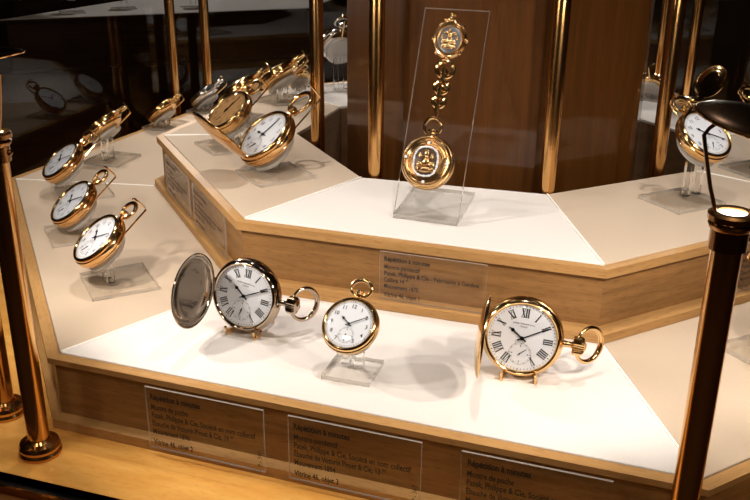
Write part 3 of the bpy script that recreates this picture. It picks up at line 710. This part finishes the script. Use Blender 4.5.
Gq = Vector((0.4947, -0.0877, 0.1068)); Cq = Gq + Vector((0.01, -0.01, 0.10))
watch('gold watch on the right upper plinth beyond the picture edge', Cq, -42, 50, .040, GOLD, 0, 'arabic')
stand('acrylic stand on the right upper plinth at the picture edge', Gq, Cq, -42, 50, .040, (0.1, 0.09), ZU + .002, plate_az=-45)

# ------------------------------------------------------------------ chatelaine on its acrylic easel
FL, FR = Vector((-0.0528, -0.5446, ZU)), Vector((0.0480, -0.5486, ZU))
TL = Vector((-0.0472, -0.4053, 0.4061)); TR = Vector((0.0527, -0.4200, 0.4061))
FL.z = FR.z = ZU + 0.0052
def chatelaine():
    ex = (FR - FL).normalized(); ey = (((TL - FL) + (TR - FR)) / 2); ey = (ey - ex * ey.dot(ex)); ht = ey.length; ey.normalize(); en = ex.cross(ey)
    M = Matrix(((ex.x, ey.x, en.x, FL.x * S), (ex.y, ey.y, en.y, FL.y * S), (ex.z, ey.z, en.z, FL.z * S), (0, 0, 0, 1)))
    w = (FR - FL).length; th = 0.006
    root = thing('acrylic_easel', 'tall leaning clear acrylic sheet with flat foot holding the chained watch', 'display easel', M=M)
    b = MB(); b.box((0, 0, -th * S), (w * S, ht * S, 0)); b.m = [0, 0, 1, 1, 1, 1]
    link('back_sheet', b.mesh('back_sheet', [ACRYL, ACRYL_EDGE]), root)
    b = MB(); inv = M.inverted()
    q0 = [Vector((-0.0528, -0.5446, 0)), Vector((0.0480, -0.5486, 0)), Vector((0.0433, -0.3983, 0)), Vector((-0.0611, -0.3960, 0))]
    lo = [inv @ (Vector((p.x, p.y, ZU + .002)) * S) for p in q0]; hi = [inv @ (Vector((p.x, p.y, ZU + .008)) * S) for p in q0]
    b.face(hi, mi=0); b.face(list(reversed(lo)), mi=0)
    for k in range(4): b.face([lo[k], lo[(k + 1) % 4], hi[(k + 1) % 4], hi[k]], mi=1)
    link('foot_plate', b.mesh('foot_plate', [ACRYL, ACRYL_EDGE]), root)
    c = Vector((0.04577, 0.08455)); rr = (Vector((0.08740, 0.08975)) - Vector((0.00541, 0.08101))).length / 2
    br = Vector((0.05122, 0.27393)); br_r = (Vector((0.07714, 0.27555)) - Vector((0.02497, 0.27229))).length / 2
    C = FL + ex * c.x + ey * c.y + en * 0.016
    Mw = Matrix(((ex.x, ey.x, en.x, C.x * S), (ex.y, ey.y, en.y, C.y * S), (ex.z, ey.z, en.z, C.z * S), (0, 0, 0, 1)))
    wr = thing('chatelaine_watch', 'ornate closed gold watch hanging by a gold chain from a round brooch', 'pocket watch', M=Mw)
    r = rr * S
    b = MB(); b.lathe([(k * r, z * r) for k, z in ((0, .25), (.45, .24), (.58, .23), (.60, .205), (.62, .225), (.655, .22), (.67, .195), (.69, .21), (.73, .2), (.745, .175), (.765, .19), (.81, .17), (.825, .145), (.845, .155), (.89, .12), (.91, .085), (.935, .09), (.97, .04), (1.0, -.05), (1.0, -.12), (.96, -.2), (.85, -.3), (.5, -.36), (0, -.37))], 72)
    link('case', b.mesh('case', GOLD_CHASED, True, 25), wr, 'chased gold case')
    b = MB()   # quatrefoil border of pearls
    for k in range(44):
        a = 2 * math.pi * k / 44; q = .50 - .02 * math.cos(4 * a)
        b.sphere((q * math.cos(a) * r * .92, q * math.sin(a) * r * 1.1, .27 * r), (.038 + .012 * (k % 3 == 0)) * r, 8, 6)
    for p in ((-.78, .1), (.78, -.02), (0, .68), (0, -.74)): b.sphere((p[0] * r, p[1] * r, .22 * r), .06 * r, 10, 6)
    link('pearl_border', b.mesh('pearl_border', PEARL, True), wr, 'white pearl border')
    b = MB(); b.sphere((0, 0, .24 * r), .46 * r, 32, 12, (.95, 1.12, .12)); med_o = link('medallion', b.mesh('medallion', MEDAL, True), wr, 'dark relief medallion')
    b = MB()   # relief figure: head, shoulders, lap, side scrolls
    for (x, y, q, sx, sy) in ((0, .30, .12, 1, 1.1), (0, .02, .19, .9, 1.2), (-.22, -.12, .12, 1.2, .8), (.24, -.1, .12, 1.1, .9), (0, -.3, .18, 1.4, .7), (-.28, -.3, .09, 1, 1), (.28, -.3, .09, 1, 1), (-.22, .2, .07, 1, 1.4), (.22, .18, .07, 1, 1.4)):
        b.sphere((x * r, y * r, .30 * r), q * r, 14, 8, (sx, sy, .5))
    link('relief_figure', b.mesh('relief_figure', GOLD_CHASED, True), med_o, 'small gold relief figure')
    t = (br - c).normalized()
    b = MB(); b.lathe([(k * r, z * r) for k, z in ((.16, .95), (.12, 1.02), (.12, 1.1), (.2, 1.12), (.2, 1.2), (.12, 1.22), (0, 1.22))], 24)
    me = b.mesh('pendant_neck', GOLD, True); me.transform(Matrix.Translation((0, 0, -.05 * r)) @ Matrix.Rotation(-math.atan2(t.x, t.y), 4, 'Z') @ Matrix.Rotation(-math.pi / 2, 4, 'X') ); link('pendant_neck', me, wr)
    P = lambda u, v, z=0.0: Vector(((u - c.x) * S, (v - c.y) * S, z))
    b = MB(); b.torus(P(0.04580, 0.13909), (0, 0, 1), .32 * r, .06 * r, 36, 10); link('bow', b.mesh('bow', GOLD, True), wr)
    # chain from the bow up to the brooch: round links joined by little knots
    for u0, v0, k in ((0.04886, 0.17728, .21), (0.04961, 0.19935, .24), (0.05120, 0.22604, .30)):
        b = MB(); p = P(u0, v0); b.torus(p, (0.25, 0, 1), k * r, .08 * r, 32, 10)
        b.sphere(p, .10 * r, 12, 8, (1, 1, .6)); b.tube([p + Vector((-.12 * r, -.15 * r, .04 * r)), p + Vector((0, .02 * r, .1 * r)), p + Vector((.12 * r, -.15 * r, .04 * r))], .05 * r, 8)
        b.tube([p + Vector((0, 0, .06 * r)), p + Vector((-.03 * r, -.42 * r, .06 * r))], .09 * r, 8)
        link('chain_link', b.mesh('chain_link', GOLD, True), wr)
    b = MB(); b.tube([P(0.04818, 0.15371), P(0.04931, 0.16139), P(0.04937, 0.16898)], .06 * r, 8); link('clip', b.mesh('clip', GOLD, True), wr)
    bp = P(0.05168, 0.27092); q = br_r * S
    b = MB(); b.lathe([(k * q, z * q) for k, z in ((0, -.25), (.7, -.25), (.98, -.1), (1.0, .05), (.9, .2), (.78, .16), (.80, .22), (.74, .1), (0, .08))], 48, M=Matrix.Translation(bp) @ Matrix.Diagonal((1, 1.12, 1, 1)))
    for k in range(8):
        a = 2 * math.pi * k / 8; b.sphere(bp + Vector((math.cos(a) * .95 * q, math.sin(a) * 1.05 * q, .05 * q)), .17 * q, 10, 6)
    br_o = link('brooch', b.mesh('brooch', GOLD_CHASED, True, 25), wr, 'round gold brooch')
    b = MB(); b.sphere(bp + Vector((0, 0, .06 * q)), .72 * q, 28, 10, (1, 1.16, .15)); link('brooch_oval', b.mesh('brooch_oval', OVAL, True), br_o, 'blue grey oval in the brooch')
    b = MB()
    for (x, y, k, sx, sy) in ((-.02, .40, .10, 1, 1.2), (-.18, .28, .10, 1.5, .8), (.18, .26, .10, 1.5, .8), (-.36, .10, .08, 1, 1.5), (.36, .08, .08, 1, 1.5), (0, .12, .16, 1, 1.3),
                              (-.16, -.12, .17, 1.4, .8), (.14, -.16, .18, 1.3, .9), (-.04, -.34, .17, 1.6, .8), (.24, -.36, .13, 1.2, .8), (-.28, -.32, .10, 1, 1)):
        b.sphere(bp + Vector((x * q * 1.2, y * q * 1.25, .18 * q)), k * q * 1.15, 12, 8, (sx, sy, .5))
    link('brooch_figure', b.mesh('brooch_figure', GOLD_CHASED, True), br_o)
    b = MB(); cr = P(0.04878, 0.29967)
    for dx, dy, k in ((-.5, -.25, .14), (-.28, -.02, .16), (0, .1, .2), (.26, 0, .16), (.5, -.22, .14), (0, .38, .13), (.2, .32, .1)): b.sphere(cr + Vector((dx * q, dy * q, 0)), k * q, 12, 8)
    b.tube([cr + Vector((-.75 * q, -.75 * q, 0)), cr + Vector((-.5 * q, -.3 * q, 0)), cr + Vector((0, -.05 * q, 0)), cr + Vector((.5 * q, -.3 * q, 0)), cr + Vector((.75 * q, -.8 * q, 0))], .09 * q, 8)
    link('brooch_crest', b.mesh('brooch_crest', GOLD, True), br_o, 'gold ribbon bow crest')
chatelaine()

# ------------------------------------------------------------------ the next vitrine, seen dimly through the glass
def neighbour():
    q = [Vector(p) for p in ((-2.65, 1.74), (-1.5, 2.71), (-1.55, 3.6), (-2.5, 3.3))]
    root = thing('neighbouring_plinth', 'pale topped plinth of the next vitrine far behind the glass, upper left', 'display plinth', loc=(q[0].x * S, q[0].y * S, -0.95))
    inv = Matrix.Translation((-q[0].x * S, -q[0].y * S, 0.95))
    b = MB(); b.face([Vector((*p, 0)) * S for p in q]); b.face([Vector((*p, -.01)) * S for p in q]); ring_band(b, q, 0, q, -.01)
    me = b.mesh('fabric_top', FAB_NAP_LIGHT); me.transform(inv); link('fabric_top', me, root)
    b = MB(); o = offset(q, 0.015); ring_band(b, q, -.002, o, -.002); ring_band(b, o, -.002, o, -.012); o2 = offset(q, -0.01); ring_band(b, o2, -.012, o2, -.24); ring_band(b, offset(q, .06), -.24, offset(q, .06), -1.9); ring_band(b, o2, -.24, offset(q, .06), -.24)
    me = b.mesh('body', DARK_WOOD); me.transform(inv); link('body', me, root)
neighbour()
for lab, G in (('leftmost', Vector((-2.4953, 2.0747, 0.0000))), ('middle', Vector((-2.3503, 2.3081, 0.0000))), ('rightmost', Vector((-2.0486, 2.4779, 0.0000)))):
    C = G + Vector((0.02, -0.02, 0.12))
    watch(lab + ' of three dim watches in the next vitrine behind the glass', C, -50, 50, .045, SILVER, 0, 'arabic', group='watches in the next vitrine')
    stand('acrylic stand under the ' + lab + ' dim watch in the next vitrine', G, C, -50, 50, .045, (0.12, 0.1), 0.001, hook=False)
